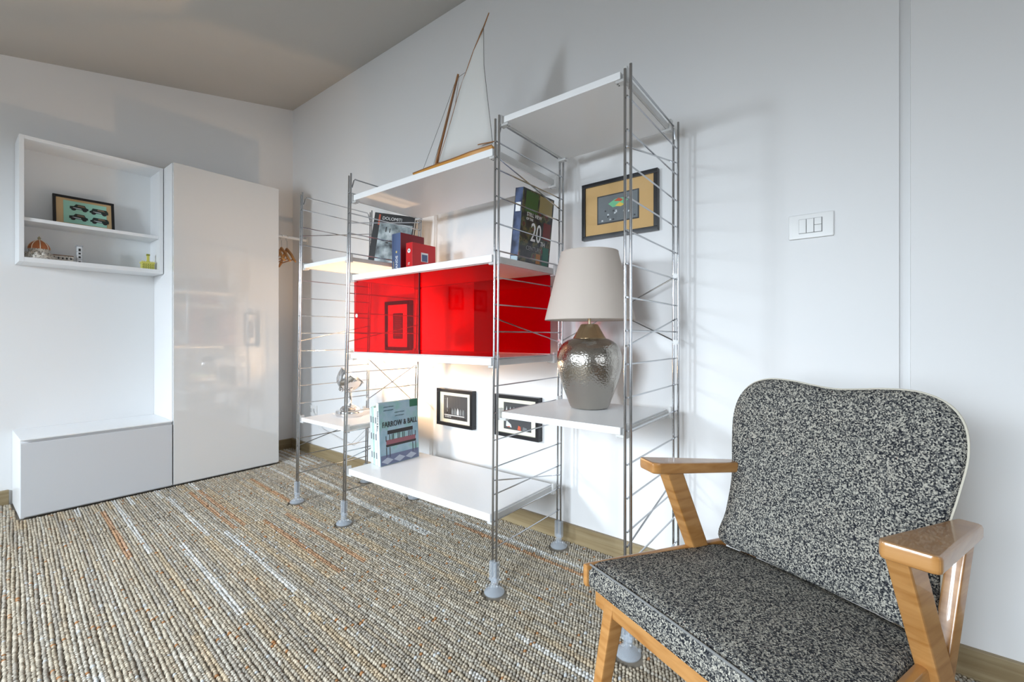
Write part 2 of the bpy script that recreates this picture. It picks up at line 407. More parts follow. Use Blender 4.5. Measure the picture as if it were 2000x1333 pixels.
m = bpy.data.materials.new('picture_glass'); m.use_nodes = True; nt = m.node_tree; nt.nodes.clear()
o_ = nt.nodes.new('ShaderNodeOutputMaterial'); a_ = nt.nodes.new('ShaderNodeBsdfTransparent'); b_ = nt.nodes.new('ShaderNodeBsdfGlossy'); b_.inputs['Roughness'].default_value = .02
f_ = front_fresnel(nt, 1.4, .8); x_ = nt.nodes.new('ShaderNodeMixShader')
nt.links.new(f_, x_.inputs[0]); nt.links.new(a_.outputs[0], x_.inputs[1]); nt.links.new(b_.outputs[0], x_.inputs[2]); nt.links.new(x_.outputs[0], o_.inputs[0])
M['clearglass'] = m
tan = flat('tan_mat_board', (.60, .42, .22), .8); mint = flat('mint_print', (.33, .62, .50), .8); cream = flat('cream_mat_board', (.78, .76, .62), .8)
inkdark = flat('ink_dark_green', (.015, .03, .025), .8); inkbrown = flat('ink_brown', (.20, .13, .08), .8); inkgrey = flat('ink_grey', (.05, .053, .058), .7)
inkmid = flat('ink_mid_grey', (.16, .18, .19), .7); inkpale = flat('ink_pale', (.62, .66, .68), .7); inkred = flat('ink_red', (.55, .10, .05), .7); inkgreen = flat('ink_bright_green', (.18, .55, .30), .7); inkyel = flat('ink_yellow', (.75, .55, .10), .7)
inkblack = flat('ink_black', (.02, .018, .018), .6)
def cars(pl, poly, t, fr):
    W_, H_ = .271, .155
    for i, (cx, cz_, kind) in enumerate(((.105, .118, 0), (.188, .112, 1), (.102, .062, 2), (.190, .058, 3))):
        s = .034
        body = [(-1.1, -.5), (1.15, -.5), (1.15, -.05), (.9, .1), (.7, .62), (-.35, .7), (-.6, .2), (-1.1, .1)]
        if kind in (1, 3): body = [(-1.15, -.5), (1.2, -.5), (1.2, .1), (1.0, .55), (-.75, .62), (-.95, 0), (-1.15, -.1)]
        poly([(cx+a*s, cz_+b*s*.72) for a, b in body], inkdark)
        poly([(cx+a*s, cz_+b*s*.72) for a, b in [(-.2, .15), (.8, .1), (.6, .5), (-.1, .52)]], inkbrown, k=1)
        poly([(cx+a*s, cz_+b*s*.72) for a, b in [(-.75, -.3), (.3, -.38), (.3, -.2), (-.7, -.12)]], inkpale, k=1)
        for wx_ in (-.65, .7):
            poly([(cx+(wx_+.3*math.cos(k*PI/4))*s, cz_+(-.5+.3*math.sin(k*PI/4))*s*.8) for k in range(8)], inkblack, k=2)
lean = .14
framed('picture_frame', (.389, 3.46, ZM+.001), (1, 0, 0), (0, lean, 1), .256, .176, .016, .013, (tan, mint),
       'black framed print of four vintage cars, leaning on the upper cupboard shelf', None, cars, (.042, .222, .022, .150))

# small models on the lower cupboard shelf
ZL = ZB+.0245
def dome():
    t = thing('cathedral_model', (.345, 3.43, ZL), 'miniature cathedral with terracotta ribbed dome, at the left of the cupboard', 'ornament')
    st_ = mat('painted_stone', (.55, .50, .44), .6)
    v_ = N(st_, 'ShaderNodeTexVoronoi', Scale=1.); L(st_, coords(st_, (160, 160, 120)), v_.inputs[0])
    L(st_, ramp(st_, v_.outputs[0], [(.15, (.12, .11, .10)), (.45, (.60, .56, .50))]), P(st_).inputs['Base Color'])
    c = (.333, 3.42, ZL)
    MB().lathe(c, [(.062, 0), (.062, .018), (.050, .020), (.046, .030), (.046, .032), (.040, .034), (.040, .052), (.043, .054), (.0, .054)], 16).build('drum', st_, t, smooth=False)
    d = MB().lathe((c[0], c[1], ZL+.054), [(.042, 0), (.041, .012), (.036, .024), (.027, .036), (.014, .046), (.006, .050), (0, .050)], 16).build('dome', mat('terracotta', (.42, .13, .04), .5), t)
    r = MB()
    for k in range(8):
        a = k*PI/4
        r.tube([(c[0]+rr*math.cos(a), c[1]+rr*math.sin(a), ZL+.054+zz) for rr, zz in ((.0425, 0), (.0415, .012), (.0365, .024), (.0275, .036), (.0145, .046), (.006, .051))], .0016, 6)
    r.build('rib', flat('cream_rib', (.75, .68, .56), .6), d)
    MB().lathe((c[0], c[1], ZL+.102), [(.006, 0), (.006, .010), (.008, .011), (.002, .020), (0, .024)], 10).build('lantern', flat('olive_brass', (.35, .30, .18), .5), t)
    for k in range(6):
        a = -PI*.95+k*PI/5.5
        MB().lathe((c[0]+.046*math.cos(a), c[1]+.046*math.sin(a), ZL+.018), [(.011, 0), (.011, .009), (.007, .016), (0, .019)], 10).build('chapel', st_, t)
    MB().box(.375, .462, 3.405, 3.445, ZL, ZL+.030, .001).build('nave', st_, t)
    MB().hexa([(.375, 3.403, ZL+.030), (.463, 3.403, ZL+.030), (.463, 3.447, ZL+.030), (.375, 3.447, ZL+.030), (.375, 3.422, ZL+.038), (.463, 3.422, ZL+.038), (.463, 3.428, ZL+.038), (.375, 3.428, ZL+.038)]).build('roof', flat('roof_brown', (.28, .17, .11), .6), t)
    for k in range(5):
        MB().box(.384+k*.016, .391+k*.016, 3.403, 3.4055, ZL+.013, ZL+.022).build('window_opening', 'dark', t)
dome()
def tower():
    t = thing('bell_tower_model', (.488, 3.43, ZL), 'tall white bell tower miniature with dark openings, mid shelf', 'ornament')
    wh = flat('glazed_white', (.72, .74, .76), .35)
    MB().box(.478, .498, 3.42, 3.44, ZL, ZL+.094, .001).build('shaft', wh, t)
    MB().box(.474, .502, 3.416, 3.444, ZL+.094, ZL+.101, .001).build('cornice', flat('grey_top', (.35, .36, .38), .5), t)
    for z, h in ((.006, .006), (.03, .01), (.05, .01), (.068, .015)):
        MB().box(.4835, .4925, 3.4185, 3.421, ZL+z, ZL+z+h).build('opening', 'dark', t)
    for z in (.022, .044, .064):
        MB().box(.4765, .4995, 3.4185, 3.4415, ZL+z, ZL+z+.002).build('string_course', flat('grey_course', (.4, .42, .44), .5), t)
tower()
def palace():
    t = thing('palace_model', (.79, 3.42, ZL), 'yellow crenellated palace miniature with slim tower, at the right of the cupboard', 'ornament')
    ye = flat('lemon_glaze', (.66, .62, .14), .4); og = flat('olive_glaze', (.30, .31, .05), .5)
    MB().box(.758, .818, 3.40, 3.44, ZL, ZL+.038, .001).build('block', ye, t)
    MB().box(.755, .821, 3.397, 3.443, ZL+.038, ZL+.046, .001).build('parapet', ye, t)
    for k in range(7): MB().box(.756+k*.0095, .7605+k*.0095, 3.397, 3.401, ZL+.046, ZL+.051).build('merlon', ye, t)
    MB().box(.784, .796, 3.410, 3.422, ZL+.046, ZL+.085, .0008).build('tower', ye, t)
    MB().box(.782, .798, 3.408, 3.424, ZL+.085, ZL+.096, .0008).build('belfry', og, t)
    for z in (.012, .024):
        MB().box(.7575, .8185, 3.3985, 3.4005, ZL+z, ZL+z+.002).build('band', og, t)
    for k in range(5):
        for z in (.004, .015, .028): MB().box(.764+k*.011, .768+k*.011, 3.3985, 3.4005, ZL+z, ZL+z+.006).build('window_opening', og, t)
palace()

# coat rail with hangers between tall cabinet and shelf wall
t = thing('coat_rail', (1.6, 3.32, 1.62), 'white round coat rail fixed beside the tall cabinet in the corner', 'rail')
MB().tube([(X2+.004, 3.32, 1.625), (wx(3.32)-.006, 3.32, 1.625)], .011, 16).build('bar', 'white', t)
MB().tube([(X2+.001, 3.32, 1.625), (X2+.005, 3.32, 1.625)], .024, 20).build('wall_flange', 'white', t)
MB().tube([(wx(3.32)-.007, 3.32, 1.625), (wx(3.32)-.0015, 3.32, 1.625)], .026, 20).build('wall_flange', 'white', t)
for i, (x, a, lb) in enumerate(((1.505, .09, 'wooden coat hanger on the rail, nearest the tall cabinet'), (1.545, .10, 'middle one of the three wooden coat hangers on the rail'), (1.585, .11, 'wooden coat hanger on the rail, farthest from the tall cabinet'))):
    t = thing('coat_hanger', (x, 3.32, 1.40), lb, 'hanger', 'wooden hangers on the coat rail')
    ca, sa = math.sin(a), math.cos(a); zc = 1.535
    hk = [(x, 3.32, zc-.005), (x, 3.32, zc+.030)]+[(x+.021*math.sin(q)*ca*1.0, 3.32+.021*math.sin(q)*sa, 1.615+.021*math.cos(q)+.001) for q in [PI*.95, PI*.75, PI*.5, PI*.25, 0, -PI*.25, -PI*.45]]
    MB().tube(hk, .0018, 6).build('hook', 'chromed', t)
    pts = [(x+ca*s, 3.32+sa*s, zc-abs(s)*.62-(.0 if abs(s) < .1 else .01)) for s in (-.165, -.13, -.09, -.04, 0, .04, .09, .13, .165)]
    MB().tube(pts, [.006, .009, .010, .010, .011, .010, .010, .009, .006], 10).build('shoulder_arm', 'hanger', t)
    MB().tube([pts[1], pts[-2]], .0045, 8).build('trouser_bar', 'hanger', t)

# ------------------------------------------------------------------ wire shelving unit
XFR, XRR = 1.175, 1.600
t = U = thing('shelving_unit', (1.39, 1.4, 0), 'chrome wire ladder shelving unit with white shelves and red sliding doors', 'shelving')
# ladders: (y at top, y at bottom, mirrored diagonals)
LAD = [(2.300, 2.352, 1), (1.853, 1.905, 1), (.965, .979, -1), (.494, .494, 1)]
HT = 1.640
def ly(k, z): a, b, _ = LAD[k]; return b+(a-b)*z/HT
RODS = .0085
for k in range(4):
    for X in (XFR, XRR):
        m = MB()
        for s in (-1, 1):
            m.tube([(X, ly(k, .055)+s*RODS, .055), (X, ly(k, HT)+s*RODS, HT+(.008 if s < 0 else 0))], .0041, 10)
        u = m.build('upright', 'chrome', U)
        y = ly(k, 0)
        MB().lathe((X, y, .0025), [(0, 0), (.034, .0), (.036, .004), (.030, .012), (.013, .022), (.012, .045), (0, .045)], 24).build('foot', 'footplastic', u)
        MB().box(X-.010, X+.010, ly(k, .07)-.017, ly(k, .07)+.017, .042, .112, .004).build('foot_sleeve', 'footplastic', u)
    zs = [.157+.0935*i for i in range(16)]
    def clear(z0): return True
    for z in zs:
        if z > 1.57: continue
        y = ly(k, z)
        MB().tube([(XFR-.006, y, z), (XRR+.006, y, z)], .0026, 6).build('rung', 'chrome', U)
    for z in (.303, .862, 1.418):
        a, b = (z, z+.09) if LAD[k][2] > 0 else (z+.09, z)
        MB().tube([(XFR-.006, ly(k, a), a), (XRR+.006, ly(k, b), b)], .0026, 6).build('rung', 'chrome', U)
    zt = 1.628; y = ly(k, zt)
    MB().tube([(XFR+.010, y, zt-.042), (XFR+.020, y, zt-.008), (XFR+.026, y, zt), (XRR-.026, y, zt), (XRR-.020, y, zt-.008), (XRR-.010, y, zt-.042)], .0030, 6).build('top_wire', 'chrome', U)
# shelves: (ladder a, ladder b, top z, thickness)
SH = [(0, 1, 1.268, .020), (0, 1, .458, .020), (1, 2, 1.545, .026), (1, 2, 1.175, .026), (1, 2, .813, .026), (1, 2, .267, .028), (2, 3, 1.640, .021), (2, 3, .631, .021)]
for (a, b, z, th) in SH:
    ya = ly(a, z)-.026; yb = ly(b, z)+.024
    bd = MB().box(XFR+.003, XRR-.02, yb, ya, z-th, z, .0015).build('shelf_board', 'shelf', U)
    for yy, s in ((ya, 1), (yb, -1)):
        MB().box(XFR+.014, XRR-.03, *(sorted((yy+s*.002, yy+s*.010))), z-th-.001, z-.004, .001).build('end_rail', 'plastic', bd)
        for xx in (XFR+.004, XRR-.040):
            yo = sorted((yy-s*.016, yy+s*.018))
            MB().box(xx, xx+.022, yo[0], yo[1], z-th-.009, z-th-.0005, .002).box(xx, xx+.022, *sorted((yy+s*.0105, yy+s*.020)), z-th-.009, z+.010, .002).build('clip', 'plastic', bd)
            sc = MB()
            for dx in (.006, .015): sc.tube([(xx+dx, yy-s*.010, z-th-.010), (xx+dx, yy-s*.010, z-th-.0088)], .0018, 8)
            sc.build('screw', 'dark', bd)
# cross braces at the back
def brace(k1, k2, z0, z1):
    xr = XRR+.007
    for (za, zb, o) in ((z0, z1, 0), (z1, z0, .005)):
        MB().tube([(xr+o, ly(k1, za), za), (xr+o, ly(k2, zb), zb)], .0026, 6).build('cross_brace', 'chrome', U)
    for k in (k1, k2):
        for z in (z0, z1):
            MB().tube([(XRR-.008, ly(k, z), z), (XRR-.0045, ly(k, z), z)], .0095, 16).tube([(XRR-.009, ly(k, z), z), (XRR+.010, ly(k, z), z)], .003, 8).build('brace_washer', 'white', U)
    MB().tube([(xr-.003, (ly(k1, z0)+ly(k2, z1))/2, (z0+z1)/2), (xr+.007, (ly(k1, z0)+ly(k2, z1))/2, (z0+z1)/2)], .006, 12).build('brace_ring', 'chrome', U)
brace(2, 3, .868, 1.103); brace(0, 1, .508, .742)
# red sliding doors
zc0, zc1 = .814, 1.148
yl, yr = ly(1, 1.)-.030, ly(2, 1.)+.026
ym = 1.405
gd = MB().box(XFR+.0150, XFR+.0185, ym-.02, yl, zc0+.003, zc1-.001, .0005).build('sliding_door', 'redglass', U)
MB().box(XFR+.0135, XFR+.0200, ym-.0205, ym-.0165, zc0+.003, zc1-.001).build('edge_strip', flat('dark_red_edge', (.10, .0, .005), .4), gd)
MB().tube([(XFR+.0125, yl-.022, .985), (XFR+.0150, yl-.022, .985)], .0085, 16).build('finger_hole', 'white', gd)
MB().box(XFR+.0205, XFR+.024, yr, ym+.02, zc0+.003, zc1-.001, .0005).build('sliding_door', 'redglass', U)
for ya, yb, xo in ((yr, ym+.02, .040), ):
    MB().box(XRR-xo, XRR-xo+.0035, ya, yb, zc0+.003, zc1-.001, .0005).build('sliding_door', 'redback', U)
for z0_, z1_ in ((zc0-.0008, zc0+.003), (zc1-.001, zc1+.0008)):
    MB().box(XFR+.013, XFR+.026, yr, yl, z0_, z1_).box(XRR-.044, XRR-.031, yr, yl, z0_, z1_).build('door_track', 'plastic', U)

# ------------------------------------------------------------------ framed pictures on the shelf wall
def wp(y, z, off=0): p = V((wx(y), y, z))+WN*off; return p
# picture x axis runs towards the camera (-y) so that it reads from the room
def engine(pl, poly, t, fr):
    random.seed(3)
    pl(.075, .245, .062, .168, inkmid)
    poly([(.12, .135), (.15, .150), (.19, .150), (.205, .138), (.18, .120), (.14, .118)], inkgreen, k=1)
    poly([(.145, .143), (.165, .152), (.185, .143), (.175, .136)], inkred, k=2)
    poly([(.15, .122), (.17, .134), (.19, .122), (.175, .116)], inkyel, k=2)
    for i in range(26):
        a = .08+random.random()*.15; b = .066+random.random()*.04
        poly([(a, b), (a+.008, b+.001), (a+.007, b+.006), (a+.001, b+.007)], random.choice([inkgrey, inkpale, inkmid]), k=1)
def corner(pl, poly, t, fr):
    engine(pl, poly, t, fr)
framed('picture_frame', wp(.902, 1.292, .022), -WD, (0, 0, 1), .325, .234, .02, .016, (flat('golden_mat_board', (.62, .40, .17), .8), inkgrey),
       'black framed dark engraving with golden mat, on the wall above the table lamp', None, corner, (.070, .250, .057, .173))
def harbour(pl, poly, t, fr):
    random.seed(5)
    poly([(.075, .075), (.080, .075), (.079, .150), (.077, .150)], inkpale, k=1)
    x = .07
    for i in range(7):
        poly([(x, .065), (x+.014, .063), (x+.014, .082+random.random()*.012), (x+.006, .092+random.random()*.008), (x, .080)], random.choice([inkmid, inkpale, inkblack]), k=1); x += .020
    pl(.055, .205, .056, .060, inkpale, k=2); pl(.055, .215, .040, .050, inkblack, k=1)
    for i in range(5): poly([(.06+i*.01, .045), (.066+i*.01, .045), (.063+i*.01, .056)], inkpale, k=2)
framed('picture_frame', wp(1.802, .409, .032), -WD, (0, 0, 1), .270, .198, .03, .018, (cream, inkgrey),
       'black deep framed night harbour photograph, low on the wall beside the standing books', None, harbour, (.048, .226, .036, .162))
def street(pl, poly, t, fr):
    random.seed(9)
    for i in range(5): poly([(.075+i*.022, .125), (.083+i*.022, .125), (.080+i*.022, .145)], inkpale, k=1)
    poly([(.075, .05), (.110, .046), (.105, .060), (.078, .078)], inkpale, k=1); poly([(.08, .048), (.10, .046), (.098, .052)], inkred, k=2)
    poly([(.145, .040), (.165, .038), (.163, .055), (.150, .060)], inkred, k=1); poly([(.175, .038), (.205, .036), (.20, .052), (.178, .056)], inkmid, k=1)
framed('picture_frame', wp(1.390, .409, .032), -WD, (0, 0, 1), .272, .200, .03, .018, (cream, inkgrey),
       'black deep framed night street photograph, half hidden behind the lamp shelf', None, street, (.060, .224, .036, .164))
def portrait(pl, poly, t, fr):
    random.seed(4)
    for i in range(12):
        b = .09+i*.011; pl(.085+random.random()*.01, .14+random.random()*.02, b, b+.004, random.choice([inkmid, inkbrown]))
framed('picture_frame', wp(2.28, .803, .030), -WD, (0, 0, 1), .240, .298, .028, .022, (flat('white_mat_board', (.8, .78, .74), .8), inkgrey),
       'black framed upright picture, seen through the left red sliding door', None, portrait, (.072, .168, .070, .225))

# two small frames on the far wall, left of the camera's view, mirrored in the red door
for x_, lb_ in ((-1.30, 'small dark frame on the far wall, mirrored left in the right red door'), (-1.71, 'small dark frame on the far wall, mirrored right in the right red door')):
    framed('picture_frame', (x_, YF-.022, 1.19), (1, 0, 0), (0, 0, 1), .22, .25, .02, .02, (flat('grey_mat_board', (.6, .58, .55), .8), inkgrey), lb_, 'small frames mirrored in the red door', None, (.075, .145, .075, .175))
# light switch
t = thing('light_switch', wp(.10, 1.234, .004), 'white rectangular light switch plate on the bare wall above the armchair', 'switch')
def wslab(y0, y1, z0, z1, d0, d1, bev=0):
    return MB().hexa([wp(y, z, d) for (y, z, d) in ((y1, z0, d1), (y0, z0, d1), (y0, z0, d0), (y1, z0, d0), (y1, z1, d1), (y0, z1, d1), (y0, z1, d0), (y1, z1, d0))], bev)
wslab(.041, .158, 1.196, 1.272, .0005, .0085, .003).build('plate', 'white', t)
wslab(.0695, .1305, 1.2115, 1.2565, .0087, .0095).build('recess', flat('grey_gap', (.25, .25, .25), .6), t)
for i in range(3):
    y1_ = .130-.020*i
    if i < 2: wslab(y1_-.0185, y1_, 1.2125, 1.2555, .0097, .0125, .001).build('rocker', 'white', t)
    else:
        wslab(y1_-.0185, y1_, 1.2350, 1.2555, .0097, .0125, .001).build('rocker', 'white', t)
        wslab(y1_-.0185, y1_, 1.2125, 1.2340, .0097, .0125, .001).build('rocker', 'white', t)
# wall socket near the corner
t = thing('wall_socket', wp(3.22, .33, .004), 'small white socket low on the wall near the corner', 'socket')
wslab(3.16, 3.28, .29, .37, .0005, .008, .003).build('plate', 'white', t)
for y_ in (3.20, 3.24): wslab(y_-.012, y_+.012, .315, .345, .0082, .0095, .001).build('outlet', flat('socket_grey', (.55, .55, .55), .5), t)

# ------------------------------------------------------------------ table lamp
lx, lyy, lz = 1.440, .752, .6315
t = thing('table_lamp', (lx, lyy, lz), 'large table lamp with hammered nickel urn base and beige drum shade', 'lamp')
prof = [(0, 0), (.066, 0), (.069, .004), (.078, .03), (.094, .07), (.108, .11), (.117, .15), (.1185, .175), (.115, .200), (.103, .225), (.086, .240), (.066, .249), (.058, .251)]
bs = []
for (r0, z0_), (r1, z1_) in zip(prof, prof[1:]):
    bs.append((r0, z0_))
bs.append(prof[-1])
o = MB().lathe((lx, lyy, lz), bs, 72).build('urn_base', 'hammered', t)
sm = o.modifiers.new('s', 'SUBSURF'); sm.levels = sm.render_levels = 1
MB().lathe((lx, lyy, lz+.250), [(.058, 0), (.059, .002), (.056, .006), (.042, .030), (.031, .050), (.027, .052), (0, .052)], 48).build('neck', 'brass', t)
MB().tube([(lx, lyy, lz+.300), (lx, lyy, lz+.42)], .0055, 12).build('stem', 'brass', t)
MB().lathe((lx, lyy, lz+.345), [(.016, 0), (.018, .01), (.018, .05), (0, .05)], 20).build('bulb_holder', 'white', t)
MB().lathe((lx, lyy, lz+.396), [(.012, 0), (.016, .01), (.028, .035), (.030, .05), (.022, .072), (0, .08)], 20).build('bulb', mat('unlit_bulb', (.85, .85, .82), .2), t)
zb_, zt_ = lz+.318, 1.192
sh = MB().lathe((lx, lyy, 0), [(.160, zb_), (.1605, zb_+.003), (.103, zt_-.002), (.1025, zt_)], 72).build('lamp_shade', 'shade', t)
MB().lathe((lx, lyy, 0), [(.1585, zb_+.001), (.101, zt_-.001)], 72).build('shade_lining', 'shadein', sh)
MB().tube([(lx+.1595*math.cos(k*2*PI/48), lyy+.1595*math.sin(k*2*PI/48), zb_) for k in range(49)], .0018, 6, False).tube([(lx+.102*math.cos(k*2*PI/48), lyy+.102*math.sin(k*2*PI/48), zt_) for k in range(49)], .0018, 6, False).build('rim_wire', 'shade', sh)
sp = MB()
for k in range(3):
    a = k*2*PI/3+.5; sp.tube([(lx+.008*math.cos(a), lyy+.008*math.sin(a), lz+.34), (lx+.1575*math.cos(a), lyy+.1575*math.sin(a), zb_+.003)], .0012, 6)
sp.build('shade_carrier', 'chrome', sh)

# ------------------------------------------------------------------ chrome spot lamp on the lower left shelf (switched on)
sx_, sy_, sz_ = 1.372, 2.165, .4585
t = thing('spot_lamp', (sx_, sy_, sz_), 'small vintage chrome spotlight, switched on, on the lower left shelf', 'lamp')
MB().lathe((sx_, sy_, sz_), [(0, 0), (.070, 0), (.072, .003), (.072, .026), (.070, .030), (.052, .032), (.050, .040), (.040, .050), (.016, .058), (.014, .066), (0, .066)], 40).build('base', 'chromed', t)
MB().tube([(sx_, sy_, sz_+.060), (sx_+.004, sy_-.002, sz_+.085), (sx_+.002, sy_, sz_+.118), (sx_, sy_, sz_+.140)], [.010, .007, .008, .010], 12).build('stem', 'chromed', t)
hc = V((sx_+.005, sy_, sz_+.205)); hd = V((.50, -.34, .78)).normalized()
hb = MB().lathe(hc, [(.0, -.075), (.022, -.073), (.045, -.060), (.060, -.040), (.069, -.010), (.071, .012), (.0745, .013), (.0745, .017), (.069, .017), (.067, -.010), (.058, -.036), (.042, -.056), (.020, -.066), (0, -.068)], 40, hd).build('reflector', 'chromed', t)
MB().lathe(hc-hd*.078, [(.0, -.012), (.012, -.010), (.016, 0), (.014, .006)], 16, hd).build('rear_knob', 'chromed', hb)
glow = bpy.data.materials.new('lit_bulb'); glow.use_nodes = True
P(glow).inputs['Emission Color'].default_value = (1, .72, .42, 1); P(glow).inputs['Emission Strength'].default_value = 28
MB().lathe(hc-hd*.045, [(.008, 0), (.010, .01), (.019, .028), (.021, .040), (.016, .054), (0, .061)], 20, hd).build('bulb', glow, t)
MB().tube([hc+V((-.0, 0, -.066)), (sx_, sy_, sz_+.132)], .006, 10).build('yoke', 'chromed', t)
pl_ = bpy.data.lights.new('spot_lamp_light', 'POINT'); pl_.energy = 19; pl_.color = (1, .62, .32); pl_.shadow_soft_size = .02
po = bpy.data.objects.new('spot_lamp_light', pl_); COL.objects.link(po); po.location = hc+hd*.012
cbl = MB().tube([(sx_+.06, sy_+.04, sz_+.008), (sx_+.12, sy_+.09, sz_+.006), (sx_+.21, sy_+.10, sz_+.004), (1.60, sy_+.12, sz_+.004), (1.66, sy_+.14, sz_-.06), (1.690, sy_+.5, .16), (1.695, sy_+.9, .22), (1.712, 3.19, .33)], .0022, 6).build('power_cable', flat('white_cable', (.7, .7, .7), .4), t)

# ------------------------------------------------------------------ books
def book(name, p, xd, nd, wd, ht, th, cover, label, group, spine=None, up=(0, 0, 1)):
    """p = lower front corner on the spine/cover edge; xd along the cover, nd towards the back cover"""
    p = V(p); xd = V(xd).normalized(); nd = V(nd).normalized(); up = V(up).normalized()
    t = thing(name, p+xd*wd/2+nd*th/2, label, 'book', group)
    def sl(m, a0, a1, b0, b1, c0, c1, bev=0):
        m.hexa([p+xd*a+nd*b+up*c for (a, b, c) in ((a0, b0, c0), (a1, b0, c0), (a1, b1, c0), (a0, b1, c0), (a0, b0, c1), (a1, b0, c1), (a1, b1, c1), (a0, b1, c1))], bev); return m
    sl(MB(), 0, wd, 0, .0025, 0, ht, .0006).build('cover', cover, t)
    sl(MB(), 0, wd, th-.0025, th, 0, ht, .0006).build('back_cover', cover, t)
    sl(MB(), 0, .003, .0025, th-.0025, 0, ht, .0006).build('spine', spine or cover, t)
    sl(MB(), .0035, wd-.004, .003, th-.003, .003, ht-.003).build('pages', 'paper', t)
    def on(a, c, m_, nm='cover_print', w2=.01, h2=.01, k=0): return sl(MB(), a, a+w2, -.0004-k*.0003, .0001, c, c+h2).build(nm, m_, t)
    def onsp(b, c, m_, w2, h2, nm='spine_label'): return sl(MB(), -.0005, .0001, b, b+w2, c, c+h2).build(nm, m_, t)
    return t, p, xd, nd, up, on, onsp
def cover_noise(name, stops, scale, detail=3, seed=0.):
    m = mat(name, (.5, .5, .5), .3, coat=.2); n = N(m, 'ShaderNodeTexNoise'); n.inputs['Scale'].default_value = scale; n.inputs['Detail'].default_value = detail
    mp = coords(m); mp.node.inputs['Location'].default_value = (seed, seed, seed); L(m, mp, n.inputs[0]); L(m, ramp(m, n.outputs[0], stops), P(m).inputs['Base Color']); return m
Xp, Yn = (1, 0, 0), (0, 1, 0)
GS = 'books on the middle shelf'
dred = flat('dictionary_red', (.22, .005, .012), .4); blue = flat('slate_blue', (.085, .13, .26), .4); bred = flat('bright_red', (.62, .008, .012), .35)
wht = flat('print_white', (.85, .85, .85), .5); gold = flat('print_gold', (.65, .50, .20), .5)
zS = 1.1755
t, p, xd, nd, up, on, onsp = book('dictionary', (1.400, 1.768, zS), Xp, Yn, .150, .229, .070, dred, 'thick dark red dictionary with blue spine, beside the small red book', GS, blue)
onsp(.0015, .002, blue, .067, .225, 'spine_panel')
text('GRANDE', .024, p+xd*-.0012+nd*.030+up*.068, (0, 0, 1), (0, 1, 0), wht, t)
text('DIZIONARIO', .010, p+xd*-.0012+nd*.055+up*.060, (0, 0, 1), (0, 1, 0), gold, t)
MB().lathe(p+xd*-.0006+nd*.033+up*.135, [(0, 0), (.006, 0), (.006, .0006), (0, .0006)], 12, (-1, 0, 0)).build('spine_emblem', gold, t)
t, p, xd, nd, up, on, onsp = book('dictionary', (1.400, 1.681, zS), Xp, Yn, .150, .170, .047, bred, 'small bright red book with blue white label, in front of the thick dictionary', GS, bred)
on(.055, .082, wht, 'label', .045, .045); on(.060, .084, blue, 'label_print', .035, .034, 1)
text('OXFORD', .011, p+xd*.078-nd*.0012+up*.055, xd, up, wht, t); text('MINI', .009, p+xd*.078-nd*.0012+up*.034, xd, up, wht, t)
MB().lathe(p+xd*-.0006+nd*.024+up*.130, [(0, 0), (.011, 0), (.011, .0006), (0, .0006)], 16, (-1, 0, 0)).build('spine_emblem', wht, t)
text('M', .012, p+xd*-.0016+nd*.024+up*.130, (0, -1, 0), up, inkblack, t)
text('IT', .018, p+xd*-.0012+nd*.024+up*.066, (0, -1, 0), up, wht, t); text('EN', .018, p+xd*-.0012+nd*.024+up*.043, (0, -1, 0), up, wht, t)
# large black and white photo book, leaning on the upper left shelf
dv = V((.50, -.86, 0)).normalized(); nv_ = V((.86, .50, 0)).normalized(); tl = math.radians(9)
xd_ = dv*math.cos(tl)-V((0, 0, 1))*math.sin(tl); upv = V((0, 0, 1))*math.cos(tl)+dv*math.sin(tl)
rock = cover_noise('rock_photograph', [(.30, (.02, .025, .03)), (.45, (.25, .30, .31)), (.60, (.62, .68, .69)), (.8, (.80, .84, .84))], 14, 8)
t, p, xd, nd, up, on, onsp = book('photo_book', (1.452, 2.118, 1.2745+.033), xd_, nv_, .232, .270, .03, inkblack, 'large leaning book with black spine and grey rock photograph, on the upper left shelf', GS, inkblack, upv)
on(.036, .006, rock, 'cover_photo', .190, .214)
on(.026, .204, inkred, 'cover_stripe', .010, .058)
text('DOLOMITI', .024, p+xd*.105-nd*.001+up*.243, xd, up, wht, t)
for (a, c, w2, h2) in ((.075, .17, .006, .028), (.098, .168, .005, .024), (.06, .118, .018, .006), (.085, .108, .016, .008), (.105, .122, .014, .005)):
    on(a, c, inkblack, 'cover_crack', w2, h2, 1)
# book of the 20th century
tl = math.radians(6); upv = V((0, -math.sin(tl), math.cos(tl))); nb = V((0, math.cos(tl), math.sin(tl)))
coll = cover_noise('collage_cover', [(.34, (.008, .008, .012)), (.47, (.03, .025, .03)), (.53, (.04, .06, .03)), (.59, (.16, .12, .05)), (.64, (.03, .03, .02)), (.70, (.20, .03, .03))], 26, 2, 3.)
sp20 = cover_noise('blue_spine', [(.38, (.012, .018, .045)), (.62, (.07, .10, .20))], 20, 2)
t, p, xd, nd, up, on, onsp = book('history_book', (1.378, 1.030, zS+.0005), Xp, nb, .220, .292, .040, coll, 'tall glossy history book numbered 20, at the right end of the middle shelf', GS, sp20, upv)
text('20', .105, p+xd*.105-nd*.0012+up*.128, xd, up, wht, t, ext=.0006, sx=.72)
text('TH', .026, p+xd*.158-nd*.0012+up*.094, xd, up, wht, t); text('CENTURY', .024, p+xd*.098-nd*.0012+up*.066, xd, up, flat('dull_grey_print', (.35, .35, .36), .5), t)
text('STILL VIEW', .021, p+xd*.085-nd*.0012+up*.196, xd, up, wht, t); text('OF THE', .014, p+xd*.055-nd*.0012+up*.178, xd, up, wht, t)
